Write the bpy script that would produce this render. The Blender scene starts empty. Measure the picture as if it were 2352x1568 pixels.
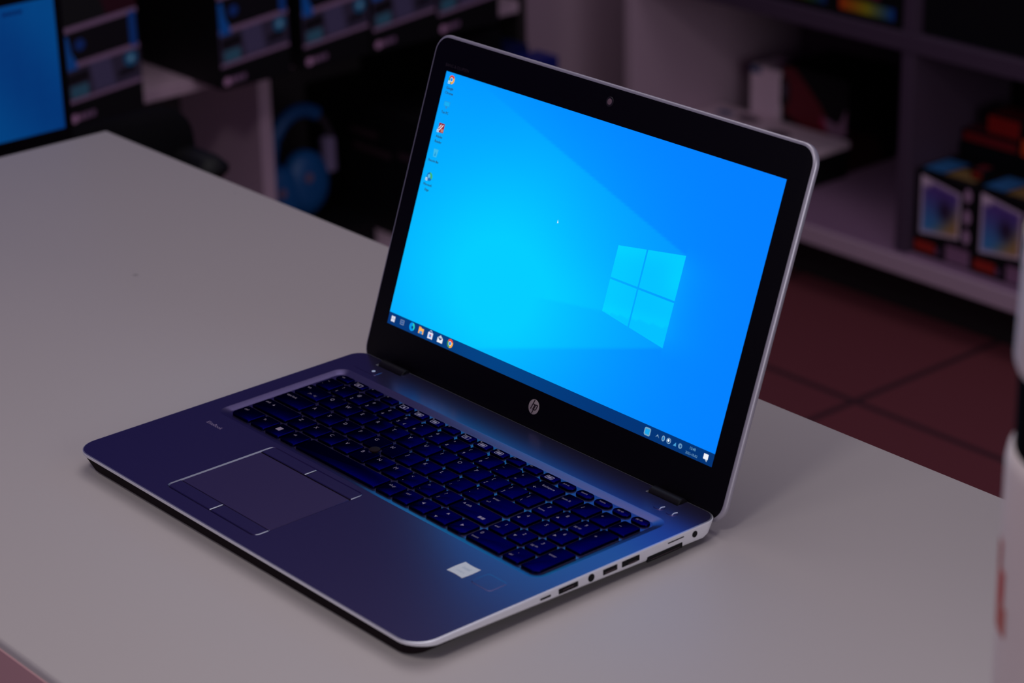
import bpy, bmesh, math, random
from mathutils import Vector, Matrix
from mathutils.geometry import tessellate_polygon
from math import sin, cos, pi, radians, exp

random.seed(7)
scene = bpy.context.scene
COL = scene.collection
ZT = 765.0            # laptop deck height above the floor, millimetres (table top 750)
FLOOR = -765.0
TABLE = -15.0         # all modelling below is in millimetres measured from the deck's front left corner

# ------------------------------------------------------------------ helpers
def lin1(c):
    c = c / 255.0
    return c / 12.92 if c <= 0.04045 else ((c + 0.055) / 1.055) ** 2.4

def lin(c):
    return (lin1(c[0]), lin1(c[1]), lin1(c[2]), 1.0)

def smooth01(t):
    t = max(0.0, min(1.0, t))
    return t * t * (3 - 2 * t)

def mix3(a, b, t):
    return tuple(a[i] * (1 - t) + b[i] * t for i in range(3))

_mats = {}
def mat(name, color=(128, 128, 128), rough=0.5, metal=0.0, spec=0.5, noise=0.0, nscale=30.0, bump=0.0, coat=0.0,
        attr=False, emit=0.0):
    if name in _mats:
        return _mats[name]
    m = bpy.data.materials.new(name)
    m.use_nodes = True
    nt = m.node_tree
    b = nt.nodes['Principled BSDF']
    b.inputs['Roughness'].default_value = rough
    b.inputs['Metallic'].default_value = metal
    b.inputs['Specular IOR Level'].default_value = spec
    b.inputs['Coat Weight'].default_value = coat
    src = None
    if attr:
        a = nt.nodes.new('ShaderNodeAttribute')
        a.attribute_name = 'col'
        src = a.outputs['Color']
    if noise > 0 or bump > 0:
        tc = nt.nodes.new('ShaderNodeTexCoord')
        n = nt.nodes.new('ShaderNodeTexNoise')
        n.inputs['Scale'].default_value = nscale
        n.inputs['Detail'].default_value = 4
        nt.links.new(tc.outputs['Object'], n.inputs['Vector'])
        if noise > 0:
            r = nt.nodes.new('ShaderNodeMapRange')
            r.inputs['To Min'].default_value = 1 - noise
            r.inputs['To Max'].default_value = 1 + noise
            nt.links.new(n.outputs['Fac'], r.inputs['Value'])
            mx = nt.nodes.new('ShaderNodeVectorMath')
            mx.operation = 'SCALE'
            if src:
                nt.links.new(src, mx.inputs[0])
            else:
                mx.inputs[0].default_value = lin(color)[:3]
            nt.links.new(r.outputs['Result'], mx.inputs['Scale'])
            src = mx.outputs['Vector']
        if bump > 0:
            bp = nt.nodes.new('ShaderNodeBump')
            bp.inputs['Strength'].default_value = bump
            bp.inputs['Distance'].default_value = 0.0005
            nt.links.new(n.outputs['Fac'], bp.inputs['Height'])
            nt.links.new(bp.outputs['Normal'], b.inputs['Normal'])
    if emit > 0:
        b.inputs['Base Color'].default_value = (0, 0, 0, 1)
        b.inputs['Emission Strength'].default_value = emit
        if src:
            nt.links.new(src, b.inputs['Emission Color'])
        else:
            b.inputs['Emission Color'].default_value = lin(color)
    elif src:
        nt.links.new(src, b.inputs['Base Color'])
    else:
        b.inputs['Base Color'].default_value = lin(color)
    _mats[name] = m
    return m

ORG = {}

class MB:
    """collects polygons in millimetres and links them as one mesh object"""
    def __init__(self):
        self.v, self.f, self.m, self.c = [], [], [], []

    def add(self, verts, faces, m=0, col=None):
        n = len(self.v)
        self.v += [tuple(p) for p in verts]
        self.c += (col if isinstance(col, list) else [col or (255, 255, 255)] * len(verts))
        for fc in faces:
            self.f.append([i + n for i in fc])
            self.m.append(m)
        return self

    def loft(self, loops, cap0=True, cap1=True, m=0, col=None, close=True, edge=None):
        n = len(loops[0])
        f0 = len(self.f)
        vs = [p for lp in loops for p in lp]
        fs = []
        for k in range(len(loops) - 1):
            for i in range(n if close else n - 1):
                j = (i + 1) % n
                fs.append((k * n + i, k * n + j, (k + 1) * n + j, (k + 1) * n + i))
        if cap0:
            fs.append(tuple(range(n - 1, -1, -1)))
        if cap1:
            fs.append(tuple((len(loops) - 1) * n + i for i in range(n)))
        self.add(vs, fs, m, col)
        if edge is not None:              # y-running edges get a brighter material, a highlight painted by direction
            for k in range(len(loops) - 1):
                for i in range(n):
                    p, q = loops[0][i], loops[0][(i + 1) % n]
                    if abs(q[1] - p[1]) > abs(q[0] - p[0]) * 1.2:
                        self.m[f0 + k * n + i] = edge
        return self

    def rbox(self, x0, y0, z0, x1, y1, z1, r=1.0, e=0.5, m=0, col=None, n=3, T=None):
        e = min(e, (z1 - z0) * .45, (x1 - x0) * .45, (y1 - y0) * .45)
        r = min(r, (x1 - x0) * .49, (y1 - y0) * .49)
        lp = []
        for i, z in ((e, z0), (0, z0 + e), (0, z1 - e), (e, z1)):
            q = [(a, b, z) for a, b in rrect(x0 + i, y0 + i, x1 - i, y1 - i, max(r - i, .02), n)]
            lp.append([T(*p) for p in q] if T else q)
        return self.loft(lp, m=m, col=col)

    def box(self, x0, y0, z0, x1, y1, z1, e=1.0, m=0, col=None, T=None):
        return self.rbox(x0, y0, z0, x1, y1, z1, e, e, m, col, 1, T)

    def cyl(self, c, axis, r, h, n=24, m=0, col=None, e=0.0, r2=None):
        """cylinder from centre c along axis ('x','y','z') for h"""
        r2 = r if r2 is None else r2
        def ring(rr, t):
            out = []
            for i in range(n):
                a = 2 * pi * i / n
                p, q = rr * cos(a), rr * sin(a)
                out.append({'x': (c[0] + t, c[1] + p, c[2] + q), 'y': (c[0] + q, c[1] + t, c[2] + p),
                            'z': (c[0] + p, c[1] + q, c[2] + t)}[axis])
            return out
        if e > 0:
            lp = [ring(r - e, 0), ring(r, e), ring(r2, h - e), ring(r2 - e, h)]
        else:
            lp = [ring(r, 0), ring(r2, h)]
        return self.loft(lp, m=m, col=col)

    def lathe(self, c, prof, n=32, m=0, col=None, cap=True):
        lp = [[(c[0] + r * cos(2 * pi * i / n), c[1] + r * sin(2 * pi * i / n), c[2] + z) for i in range(n)] for r, z in prof]
        return self.loft(lp, cap, cap, m, col)

    def tube(self, pts, r, n=10, m=0, col=None):
        pts = [Vector(p) for p in pts]
        lp = []
        for i, p in enumerate(pts):
            d = (pts[min(i + 1, len(pts) - 1)] - pts[max(i - 1, 0)]).normalized()
            u = d.cross(Vector((0, 0, 1)) if abs(d.z) < .9 else Vector((1, 0, 0))).normalized()
            w = u.cross(d)
            rr = r[i] if isinstance(r, (list, tuple)) else r
            lp.append([tuple(p + u * rr * cos(2 * pi * k / n) + w * rr * sin(2 * pi * k / n)) for k in range(n)])
        return self.loft(lp, m=m, col=col)

    def poly(self, pts, m=0, col=None):
        return self.add(pts, [tuple(range(len(pts)))], m, col)

    def build(self, name, mats, parent=None, smooth=True, angle=35, recalc=True, org=(0, 0, 0)):
        if not isinstance(mats, (list, tuple)):
            mats = [mats]
        if parent is not None:
            org = ORG[parent.name]
        me = bpy.data.meshes.new(name)
        me.from_pydata([((p[0] - org[0]) * .001, (p[1] - org[1]) * .001, (p[2] - org[2]) * .001) for p in self.v], [], self.f)
        for mm in mats:
            me.materials.append(mm)
        me.polygons.foreach_set('material_index', self.m)
        ca = me.color_attributes.new('col', 'FLOAT_COLOR', 'POINT')
        flat = []
        for c in self.c:
            flat += lin(c)
        ca.data.foreach_set('color', flat)
        if recalc:
            bm = bmesh.new()
            bm.from_mesh(me)
            bmesh.ops.recalc_face_normals(bm, faces=bm.faces)
            bm.to_mesh(me)
            bm.free()
        if smooth:
            me.polygons.foreach_set('use_smooth', [True] * len(me.polygons))
            me.set_sharp_from_angle(angle=radians(angle))
        me.update()
        o = bpy.data.objects.new(name, me)
        COL.objects.link(o)
        ORG[o.name] = tuple(org)
        if parent is None:
            o.location = (org[0] * .001, org[1] * .001, (org[2] + ZT) * .001)
        else:
            o.parent = parent
        return o

def tag(o, label=None, cat=None, group=None, kind=None):
    if label: o['label'] = label
    if cat: o['category'] = cat
    if group: o['group'] = group
    if kind: o['kind'] = kind
    return o

def thing(name, label, cat, loc, group=None):
    o = bpy.data.objects.new(name, None)
    o.empty_display_size = 0.05
    COL.objects.link(o)
    o.location = (loc[0] * .001, loc[1] * .001, (loc[2] + ZT) * .001)
    ORG[o.name] = tuple(loc)
    return tag(o, label, cat, group)

def dup(root, delta, label=None, group=None):
    """a copy of a thing with copies of its parts and their sub-parts"""
    r = root.copy()
    COL.objects.link(r)
    r.location = root.location + Vector(delta) * .001
    ORG[r.name] = tuple(ORG[root.name][i] + delta[i] for i in range(3))
    tag(r, label, None, group)
    for ch in list(root.children):
        c = ch.copy()
        COL.objects.link(c)
        c.parent = r
        for g in list(ch.children):
            d = g.copy()
            COL.objects.link(d)
            d.parent = c
    return r

def rrect(x0, y0, x1, y1, r, n=6):
    rs = r if isinstance(r, (list, tuple)) else (r, r, r, r)      # corners: x1y0, x1y1, x0y1, x0y0
    pts = []
    for (cx, cy, a0), q in zip(((x1, y0, -pi / 2), (x1, y1, 0), (x0, y1, pi / 2), (x0, y0, pi)), rs):
        sx = cx - q if cx == x1 else cx + q
        sy = cy - q if cy == y1 else cy + q
        for i in range(n + 1):
            a = a0 + pi / 2 * i / n
            pts.append((sx + q * cos(a), sy + q * sin(a)))
    return pts

def flat_with_holes(outer, holes, z):
    polys = [[Vector((x, y, 0)) for x, y in outer]] + [[Vector((x, y, 0)) for x, y in h] for h in holes]
    tris = tessellate_polygon(polys)
    vs = [(p.x, p.y, z) for lp in polys for p in lp]
    return vs, [tuple(t) for t in tris]

_txt = {}
def text_polys(s, size):
    """outline polygons of a string, flat, in millimetres, starting at x = 0"""
    if s not in _txt:
        cu = bpy.data.curves.new('t', 'FONT')
        cu.body = s
        cu.size = 1.0
        cu.resolution_u = 3
        ob = bpy.data.objects.new('t', cu)
        COL.objects.link(ob)
        bpy.context.view_layer.update()
        ev = ob.evaluated_get(bpy.context.evaluated_depsgraph_get())
        me = ev.to_mesh()
        vs = [tuple(v.co) for v in me.vertices]
        fs = [tuple(p.vertices) for p in me.polygons]
        ev.to_mesh_clear()
        bpy.data.objects.remove(ob)
        bpy.data.curves.remove(cu)
        w = max([v[0] for v in vs] or [0])
        _txt[s] = (vs, fs, w)
    vs, fs, w = _txt[s]
    return [(v[0] * size, v[1] * size) for v in vs], fs, w * size

def put_text(mb, s, size, x, y, T, m=0, col=None, centre=False):
    vs, fs, w = text_polys(s, size)
    if centre:
        x = x - w / 2
    mb.add([T(x + a, y + b) for a, b in vs], fs, m, col)

# ------------------------------------------------------------------ materials
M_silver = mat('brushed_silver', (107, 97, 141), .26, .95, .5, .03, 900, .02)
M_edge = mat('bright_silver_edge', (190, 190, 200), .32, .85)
M_padglint = mat('pad_edge_highlight', (140, 142, 158), .35, .85)  # brighter silver, paints the highlight on the touchpad's y-running edges
M_side = mat('satin_silver_side', (236, 234, 240), .45, .3, noise=.03, nscale=300)
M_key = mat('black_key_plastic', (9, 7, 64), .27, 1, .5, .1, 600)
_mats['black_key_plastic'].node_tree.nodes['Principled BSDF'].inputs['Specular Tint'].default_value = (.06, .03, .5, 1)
M_legend = mat('grey_key_legend', (156, 138, 156), .6)
M_bezel = mat('black_bezel', (6, 3, 10), .45, 0, .12, .1, 300)
M_port = mat('black_port', (6, 5, 8), .6, 0, .2)
M_rubber = mat('dark_rubber', (14, 12, 16), .8)
M_nub = mat('dark_red_rubber', (26, 8, 14), .8, 0, .15, noise=.2, nscale=2000)
M_hinge = mat('dark_hinge_plastic', (13, 8, 14), .5, 0, .25)
M_logo = mat('pale_metal_logo', (176, 160, 160), .5, .2)
M_screen = mat('screen_pixels', attr=True, emit=1.0, rough=.4, spec=.2)
M_print = mat('printed_card', attr=True, rough=.45, noise=.04, nscale=60)
M_table = mat('white_laminate', (196, 190, 196), .5, 0, .4, .012, 9)
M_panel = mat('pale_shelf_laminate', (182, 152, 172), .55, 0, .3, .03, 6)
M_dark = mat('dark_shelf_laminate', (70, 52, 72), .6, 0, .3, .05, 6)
M_kick = mat('dark_plinth', (26, 16, 20), .7)
M_black = mat('black_card', (9, 8, 13), .55, 0, .25, .15, 30)
M_chair = mat('black_chair_plastic', (9, 8, 11), .6, 0, .3, .1, 40)
M_fabric = mat('black_chair_mesh', (12, 10, 14), .9, 0, .1, .2, 300, .2)

# ------------------------------------------------------------------ laptop
BW, BD = 383.0, 252.4
A = 1.22759015            # lid angle
YB, ZB = 263.62, 24.81    # lower edge of the display
laptop = thing('laptop', 'open silver laptop with a glowing blue screen on the white counter', 'laptop', (191.5, 126, TABLE))

def deck_outline(ins, z, n=8):
    q = rrect(ins, ins, BW - ins, BD - ins, (17 - ins, 11, 11, 17 - ins), n)
    k = 2 * (n + 1)                       # after the x1y1 corner: rear edge runs right to left
    yr, yn = BD - ins, 242.6
    notch = [(353, yr), (353, yn), (322.8, yn), (322.8, yr), (59.6, yr), (59.6, yn), (30.2, yn), (30.2, yr)]
    q = q[:k] + notch + q[k:]
    out = []
    for x, y in q:
        zz = z(x, y) if callable(z) else z
        sh = max(0.0, -zz - 1) * .55 * smooth01((y - 225) / 25)
        out.append((x, y - sh, zz))
    return out

def hgt(x, y):
    return 2.7 + 5.7 * smooth01(y / 45) + 2.2 * smooth01((y - 100) / 140)

WELL = (17.0, 107.5, 367.5, 222.6)
def well(ins, n=6):
    return rrect(WELL[0] + ins, WELL[1] + ins, WELL[2] - ins, WELL[3] - ins, max(9.5 - ins * .6, 2), n)
PAD = (95.2, 13.6, 199.7, 103.2)
def padr(ins, n=6):
    return rrect(PAD[0] + ins, PAD[1] + ins, PAD[2] - ins, PAD[3] - ins, max(5 - ins * .5, 1), n)

b = MB()
top = [(x, y) for x, y, z in deck_outline(1.1, 0)]
vs, fs = flat_with_holes(top, [well(0), padr(0)], 0.0)
b.add(vs, fs, 0)
b.loft([deck_outline(1.1, 0), deck_outline(.35, -.25)], False, False, 1)
b.loft([deck_outline(.35, -.25), deck_outline(0, -.9), deck_outline(0, lambda x, y: -hgt(x, y) * .8),
        deck_outline(1.0, lambda x, y: -hgt(x, y))], False, False, 2)
b.loft([deck_outline(1.0, lambda x, y: -hgt(x, y)), [(191.5 + (x - 191.5) * .968, y, z) for x, y, z in deck_outline(4.5, -12.4)],
        [(191.5 + (x - 191.5) * .96, y, z) for x, y, z in deck_outline(6, -13)]], False, True, 3)
b.loft([[(x, y, 0) for x, y in well(0)], [(x, y, -.15) for x, y in well(.9)], [(x, y, -1.35) for x, y in well(5.2)],
        [(x, y, -1.6) for x, y in well(6.4)]], False, False, 0)
b.loft([[(x, y, 0) for x, y in padr(0)], [(x, y, -.8) for x, y in padr(1.1)]], False, False, 0, edge=4)
b.loft([[(x, y, -.8) for x, y in padr(1.1)]], False, True, 3) if False else b.add([(x, y, -.8) for x, y in padr(1.1)], [tuple(range(28))], 3)
M_under = mat('dark_underside', (26, 14, 20), .8, 0, .1)
base = b.build('base_chassis', [M_silver, M_edge, M_side, M_under, M_padglint], laptop, angle=28)
put = MB()
put_text(put, 'EliteBook', 4.6, 29.0, 91.5, lambda x, y: (x, y, .03))
put.build('model_lettering', mat('lettering_grey', (140, 120, 150), .5), base, recalc=False)

# rubber feet
for fx, fy in ((40, 40), (343, 40), (40, 215), (343, 215)):
    MB().rbox(fx - 16, fy - 4, TABLE, fx + 16, fy + 4, -12.5, 4, .6).build('rubber_foot', M_rubber, laptop)

# keyboard tray and keys
kb = MB()
kb.add([(x, y, -1.6) for x, y in well(6.4)], [tuple(range(28))])
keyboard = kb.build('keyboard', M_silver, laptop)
NUB = (149.0, 150.4)

def key(x0, y0, w, d, legends=(), r=1.5, notch=False, icon=None, dim=False):
    def outline(i, z):
        pts = rrect(x0 + i, y0 + i, x0 + w - i, y0 + d - i, max((r if not isinstance(r, tuple) else 1.5) - i * .5, .4), 4) \
            if not isinstance(r, tuple) else rrect(x0 + i, y0 + i, x0 + w - i, y0 + d - i, tuple(max(q - i * .5, .4) for q in r), 4)
        if notch:
            dens = []
            for k in range(len(pts)):
                a, c = pts[k], pts[(k + 1) % len(pts)]
                m = max(1, int(math.hypot(c[0] - a[0], c[1] - a[1]) / .8))
                dens += [(a[0] + (c[0] - a[0]) * t / m, a[1] + (c[1] - a[1]) * t / m) for t in range(m)]
            pts = []
            for px, py in dens:
                dd = math.hypot(px - NUB[0], py - NUB[1])
                R = 5.2 + i
                if dd < R and dd > 1e-6:
                    px, py = NUB[0] + (px - NUB[0]) * R / dd, NUB[1] + (py - NUB[1]) * R / dd
                pts.append((px, py))
        return [(px, py, z) for px, py in pts]
    if notch:
        base_l = outline(0, -1.55)
        lp = [base_l, [(p[0], p[1], -.45) for p in base_l]]
        cx, cy = x0 + w / 2, y0 + d / 2
        lp.append([(cx + (p[0] - cx) * .96, cy + (p[1] - cy) * .96, .1) for p in base_l])
    else:
        lp = [outline(0, -1.55), outline(.05, -.55), outline(.22, -.1), outline(.65, .12)]
    k = MB().loft(lp)
    for s, size, dx, dy in legends:
        put_text(k, s, size, x0 + dx, y0 + dy, lambda a, c: (a, c, .17), 1)
    if icon:
        ix, iy = x0 + w * .5, y0 + d * .42
        fw, fh = 3.6, 2.1
        o_, i_ = rrect(ix - fw, iy - fh, ix + fw, iy + fh, .9, 3), rrect(ix - fw + .55, iy - fh + .55, ix + fw - .55, iy + fh - .55, .5, 3)
        n = len(o_)
        k.add([(p[0], p[1], .17) for p in o_ + i_], [(i, (i + 1) % n, n + (i + 1) % n, n + i) for i in range(n)], 1)
        if icon == 'bar':
            k.poly([(ix - 1.9, iy - .9, .17), (ix + 1.9, iy - .9, .17), (ix + 1.9, iy + .9, .17), (ix - 1.9, iy + .9, .17)], 1)
        elif icon == 'dot':
            k.add([(ix + 1.0 * cos(t * pi / 6), iy + 1.0 * sin(t * pi / 6), .17) for t in range(12)], [tuple(range(12))], 1)
        elif icon == 'half':
            k.poly([(ix - 2, iy - .8, .17), (ix + .2, iy - .8, .17), (ix + .9, iy + .9, .17), (ix - 1.4, iy + .9, .17)], 1)
        elif icon == 'full':
            k.poly([(p[0], p[1], .17) for p in rrect(ix - 2.2, iy - .9, ix + 2.2, iy + .9, .3, 2)], 1)
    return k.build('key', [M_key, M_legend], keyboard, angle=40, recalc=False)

ROW = (114.0, 132.8, 151.6, 170.2, 188.5, 206.5)
KD = 16.2
# function row
fx = [28.3, 45.5, 63.2, 81.2, 99.1, 116.4, 134.0, 151.4, 169.2, 186.6, 204.4, 221.8, 239.3, 256.9, 273.9, 291.6, 309.4, 327.2, 344.9]
fl = ['esc', 'f1', 'f2', 'f3', 'f4', 'f5', 'f6', 'f7', 'f8', 'f9', 'f10', 'f11', 'f12', '', 'prt sc', 'insert', 'home', 'pg up', 'pg dn']
ic = [None, 'half', None, None, 'dot', 'bar', 'bar', None, 'half', 'full', 'full', None, None, 'full', None, None, None, None, None]
for i, x in enumerate(fx):
    lg = [(fl[i], 2.5, 3.4, 3.6)] if i in (0, 14, 15, 16, 17, 18) else ([(fl[i], 1.9, 1.8, 5.7)] if fl[i] else [])
    rr = (1.5, 1.5, 4.5, 1.5) if i == 0 else ((3.8, 3.8, 3.8, 3.8) if i > 13 else 1.6)
    key(x, ROW[5], 14.4, 8.0, lg, rr, icon=ic[i])
# number row
for i, (lo, up) in enumerate(zip('`1234567890-=', '~!@#$%^&*()_+')):
    lg = [(lo, 3.7, 2.4, 2.6), (up, 3.5, 2.4, 9.4)]
    if lo == '5':
        lg.append(('\u20ac', 3.4, 9.2, 2.6))
    key(27.6 + 18.17 * i, ROW[4], 16.0, KD - .6, lg)
key(263.9, ROW[4], 23.6, KD - .6, [('\u2190', 4, 2.2, 3.4), ('backspace', 3.0, 5.5, 9.6)])
# q row
key(26.6, ROW[3], 26.6, KD, [('tab', 3.0, 2.4, 10.4), ('|\u2190', 3.0, 12, 4.0), ('\u2192|', 3.0, 17, 4.0)])
for i, ch in enumerate('QWERTYUIOP'):
    key(55.8 + 18.12 * i, ROW[3], 16.0, KD, [(ch, 4.3, 2.2, 9.0)])
for i, (lo, up) in enumerate((('[', '{'), (']', '}'))):
    key(55.8 + 18.12 * (10 + i), ROW[3], 16.0, KD, [(lo, 3.7, 2.6, 2.8), (up, 3.7, 2.6, 9.6)])
key(273.2, ROW[3], 14.3, KD, [('\\', 3.7, 2.6, 2.8), ('|', 3.7, 2.6, 9.6)])
# a row
key(26.4, ROW[2], 31.2, KD, [('caps lock', 3.0, 2.6, 10.4)])
for i, ch in enumerate('ASDFGHJKL'):
    key(60.0 + 18.12 * i, ROW[2], 16.0, KD, [(ch, 4.3, 2.2, 9.0)], notch=ch in 'GH')
for i, (lo, up) in enumerate(((';', ':'), ("'", '"'))):
    key(60.0 + 18.12 * (9 + i), ROW[2], 16.0, KD, [(lo, 3.7, 2.6, 2.8), (up, 3.7, 2.6, 9.6)])
key(259.4, ROW[2], 28.1, KD, [('\u21b5', 3.6, 2.4, 3.4), ('enter', 3.0, 2.6, 9.8)])
# z row
key(26.4, ROW[1], 40.2, KD, [('shift', 3.0, 2.6, 10.4), ('\u25b2', 2.6, 11.0, 10.2)])
for i, ch in enumerate('ZXCVBNM'):
    key(69.2 + 18.12 * i, ROW[1], 16.0, KD, [(ch, 4.3, 2.2, 9.0)], notch=ch == 'B')
for i, (lo, up) in enumerate(((',', '<'), ('.', '>'), ('/', '?'))):
    key(69.2 + 18.12 * (7 + i), ROW[1], 16.0, KD, [(lo, 3.7, 2.6, 2.8), (up, 3.7, 2.6, 9.6)])
k = key(250.4, ROW[1], 37.1, KD, [('\u25b2', 2.6, 3.0, 10.2), ('shift', 3.0, 6.6, 9.6), ('\u25a0\u25a0', 3.4, 25.5, 3.6)])
# bottom row
key(26.6, ROW[0], 22.0, KD, [('ctrl', 3.0, 2.6, 10.4)], (1.5, 1.5, 1.5, 4.5))
key(51.0, ROW[0], 15.6, KD, [('fn', 3.2, 2.8, 9.8)])
k = key(68.9, ROW[0], 15.8, KD, [('\u25a0', 6.2, 3.2, 6.6)])
key(87.0, ROW[0], 16.1, KD, [('alt', 3.0, 2.8, 10.0)])
key(105.5, ROW[0], 88.4, KD)
key(196.4, ROW[0], 15.4, KD, [('alt gr', 3.0, 2.4, 10.0)])
key(214.1, ROW[0], 15.4, KD, [('ctrl', 3.0, 2.6, 10.0)])
key(231.9, ROW[0], 15.9, KD, [('\u25c4', 3.2, 2.8, 8.6)])
key(250.1, ROW[0], 19.6, KD, [('\u25b2', 2.8, 8.2, 11.0), ('\u25bc', 2.8, 5.2, 2.4)])
key(271.9, ROW[0], 15.6, KD, [('\u25ba', 3.2, 5.2, 7.0)], (4.5, 1.5, 1.5, 1.5))
# numeric keypad
NP = (291.1, 309.0, 327.0, 344.9)
NR = (113.9, 132.2, 150.8, 169.2, 187.4)
W4 = 14.6
for i, s in enumerate(('num lk', '/', '*', '\u2013')):
    key(NP[i], NR[4], W4 + .6, KD, [(s, 3.0 if i == 0 else 4.0, 3.0 if i else 1.8, 7.4)])
for r_, row in ((3, (('7', 'home'), ('8', '\u25b2'), ('9', 'pg up'))), (2, (('4', '\u25c4'), ('5', ''), ('6', '\u25ba'))),
                (1, (('1', 'end'), ('2', '\u25bc'), ('3', 'pg dn')))):
    for i, (n_, s) in enumerate(row):
        key(NP[i], NR[r_], W4 + .6, KD, [(n_, 4.0, 5.6, 9.6)] + ([(s, 2.8, 2.0, 4.4)] if s else []))
key(NP[3], NR[2], W4 + .2, 34.6, [('+', 4.2, 3.0, 22.0)])
key(NP[3], NR[0], W4 + .2, 34.6, [('enter', 3.0, 2.0, 22.0)], (4.5, 1.5, 1.5, 1.5))
key(NP[0], NR[0], 33.1, KD, [('0', 4.2, 3.2, 9.4), ('insert', 2.8, 2.0, 3.2)])
key(NP[2], NR[0], W4 + .6, KD, [('del', 2.8, 2.0, 4.0), ('.', 4.0, 5.2, 9.4)])

tp = MB()
prof = [(2.2, -1.6), (2.3, -.3), (3.9, .1), (4.0, .9), (3.3, 1.25), (0.02, 1.1)]
tp.lathe((NUB[0], NUB[1], 0), prof, 28)
tag(tp.build('pointing_stick', M_nub, laptop), 'dark red rubber pointing stick')

# touchpad with its four buttons
t = MB().rbox(96.6, 26.6, -.8, 198.4, 91.2, -.42, 1, .15)
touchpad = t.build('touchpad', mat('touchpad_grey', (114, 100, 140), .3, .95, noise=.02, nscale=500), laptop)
def pad_button(x0, y0, x1, y1, rs):
    q = MB()
    for (i, z) in ((0, -.8),):
        pass
    lp = [[(x, y, -.8) for x, y in rrect(x0, y0, x1, y1, rs, 4)],
          [(x, y, -.25) for x, y in rrect(x0 + .05, y0 + .05, x1 - .05, y1 - .05, rs, 4)],
          [(x, y, .12) for x, y in rrect(x0 + .75, y0 + .5, x1 - .75, y1 - .5, tuple(max(.3, r - .5) for r in rs), 4)]]
    q.loft(lp[:2], True, False, 0)
    q.loft(lp[1:], False, False, 0, edge=1)
    q.add(lp[2], [tuple(range(len(lp[2])))], 0)
    return q.build('touchpad_button', [M_silver, M_padglint], touchpad, angle=20)
pad_button(96.5, 91.9, 147.5, 102.3, (.4, .4, 1.5, .4))
pad_button(148.2, 91.9, 199.3, 102.3, (.4, 1.5, .4, .4))
pad_button(96.5, 14.6, 147.5, 25.9, (.4, .4, .4, 4))
pad_button(148.2, 14.6, 199.3, 25.9, (4, .4, .4, .4))

# power, wireless and mute buttons
pb = MB().rbox(20.5, 229.0, -.3, 46.0, 238.5, .28, 1.6, .25)
power = pb.build('power_button', M_silver, laptop)
led = MB()
led.lathe((39.3, 233.8, .2), [(1.5, 0), (1.4, .25), (.7, .4), (.02, .42)], 20)
led.build('power_light', mat('white_led_and_glint', (225, 235, 255), .3), power)
for x in (346.4, 358.2):
    q = MB()
    q.rbox(x - 4.4, 229.6, -.3, x + 4.4, 236.2, .35, 3.2, .3)
    o = q.build('function_button', M_silver, laptop)
    q = MB()
    q.tube([(x + 2.6 - .8 * sin(s * pi / 6), 230.6 + s * .8, .42) for s in range(7)], .32, 6)
    q.build('button_glint', mat('white_led_and_glint'), o)  # white crescent modelled as a highlight on the button

# sticker and fingerprint reader
st = MB()
pts = []
for i in range(24):
    s = i / 24
    side, tt = int(s * 4), (s * 4) % 1
    bulge = .5 * sin(tt * pi)
    c = [(-8, -8), (8, -8), (8, 8), (-8, 8)]
    a_, c_ = c[side], c[(side + 1) % 4]
    nx, ny = ((0, -1), (1, 0), (0, 1), (-1, 0))[side]
    k_ = -1 if side in (0, 2) else 1
    pts.append((326.6 + (a_[0] * (1 - tt) + c_[0] * tt) * .93 + nx * bulge * k_, 83.6 + (a_[1] * (1 - tt) + c_[1] * tt) * .96 + ny * bulge * k_))
n_ = len(pts)
st.loft([[(x, y, 0) for x, y in pts], [(x, y, .12) for x, y in pts]], False, True)
sticker = st.build('sticker', mat('pale_sticker', (226, 228, 226), .4), laptop)
q = MB()
put_text(q, 'intel', 4.2, 326.8, 84.5, lambda x, y: (x, y, .16), centre=True)
put_text(q, 'CORE i5', 2.0, 326.8, 80.0, lambda x, y: (x, y, .16), centre=True)
q.build('sticker_lettering', mat('faint_sticker_ink', (176, 190, 200), .5), sticker, recalc=False)
q = MB()
o_ = rrect(340.6, 76.8, 359.4, 92.2, 2.2, 4); i_ = rrect(341.2, 77.4, 358.8, 91.6, 1.8, 4)
n_ = len(o_)
q.add([(x, y, .02) for x, y in o_] + [(x, y, .1) for x, y in i_], [(i, (i + 1) % n_, n_ + (i + 1) % n_, n_ + i) for i in range(n_)])
q.add([(x, y, .1) for x, y in i_], [tuple(range(n_))])
q.build('fingerprint_reader', M_silver, laptop)

# ports along the right side
XR = BW
def port(name, y0, z0, y1, z1, r=.4, tongue=None, step=.0):
    q = MB()
    T = lambda a, c, d: (XR - 1.2 + d, a, c)
    q.rbox(y0, z0, 0, y1, z1, 1.28, r, .03, T=T)
    o = q.build(name, M_port, laptop)
    if tongue:
        q = MB().rbox(tongue[0], tongue[1], 0, tongue[2], tongue[3], 1.4, .2, .05, T=T)
        q.build('port_tongue', mat('pale_port_tongue', tongue[4], .5), o)
    return o
port('card_lock_slot', 97.3, -4.4, 106.2, -2.9, .6)
port('display_port', 112.4, -5.6, 128.6, -1.8, .6, (116, -4.2, 125, -3.4, (60, 40, 48)))
q = MB().cyl((XR - 1.2, 139.5, -3.7), 'x', 2.7, 1.3, 24)
q.build('headphone_jack', M_port, laptop)
port('usb_port', 149.4, -5.8, 161.5, -1.9, .3, (151, -5.2, 160, -4.2, (46, 30, 40)))
port('network_port', 165.4, -6.0, 180.6, -1.9, .5, (171, -6.1, 178.5, -4.9, (190, 190, 200)))
port('dock_connector', 187.2, -10.3, 218.2, -6.4, .4, (190, -9.4, 215.6, -9.0, (150, 140, 160)))
port('smart_card_slot', 205.4, -3.5, 219.6, -2.6, .3)
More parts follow.
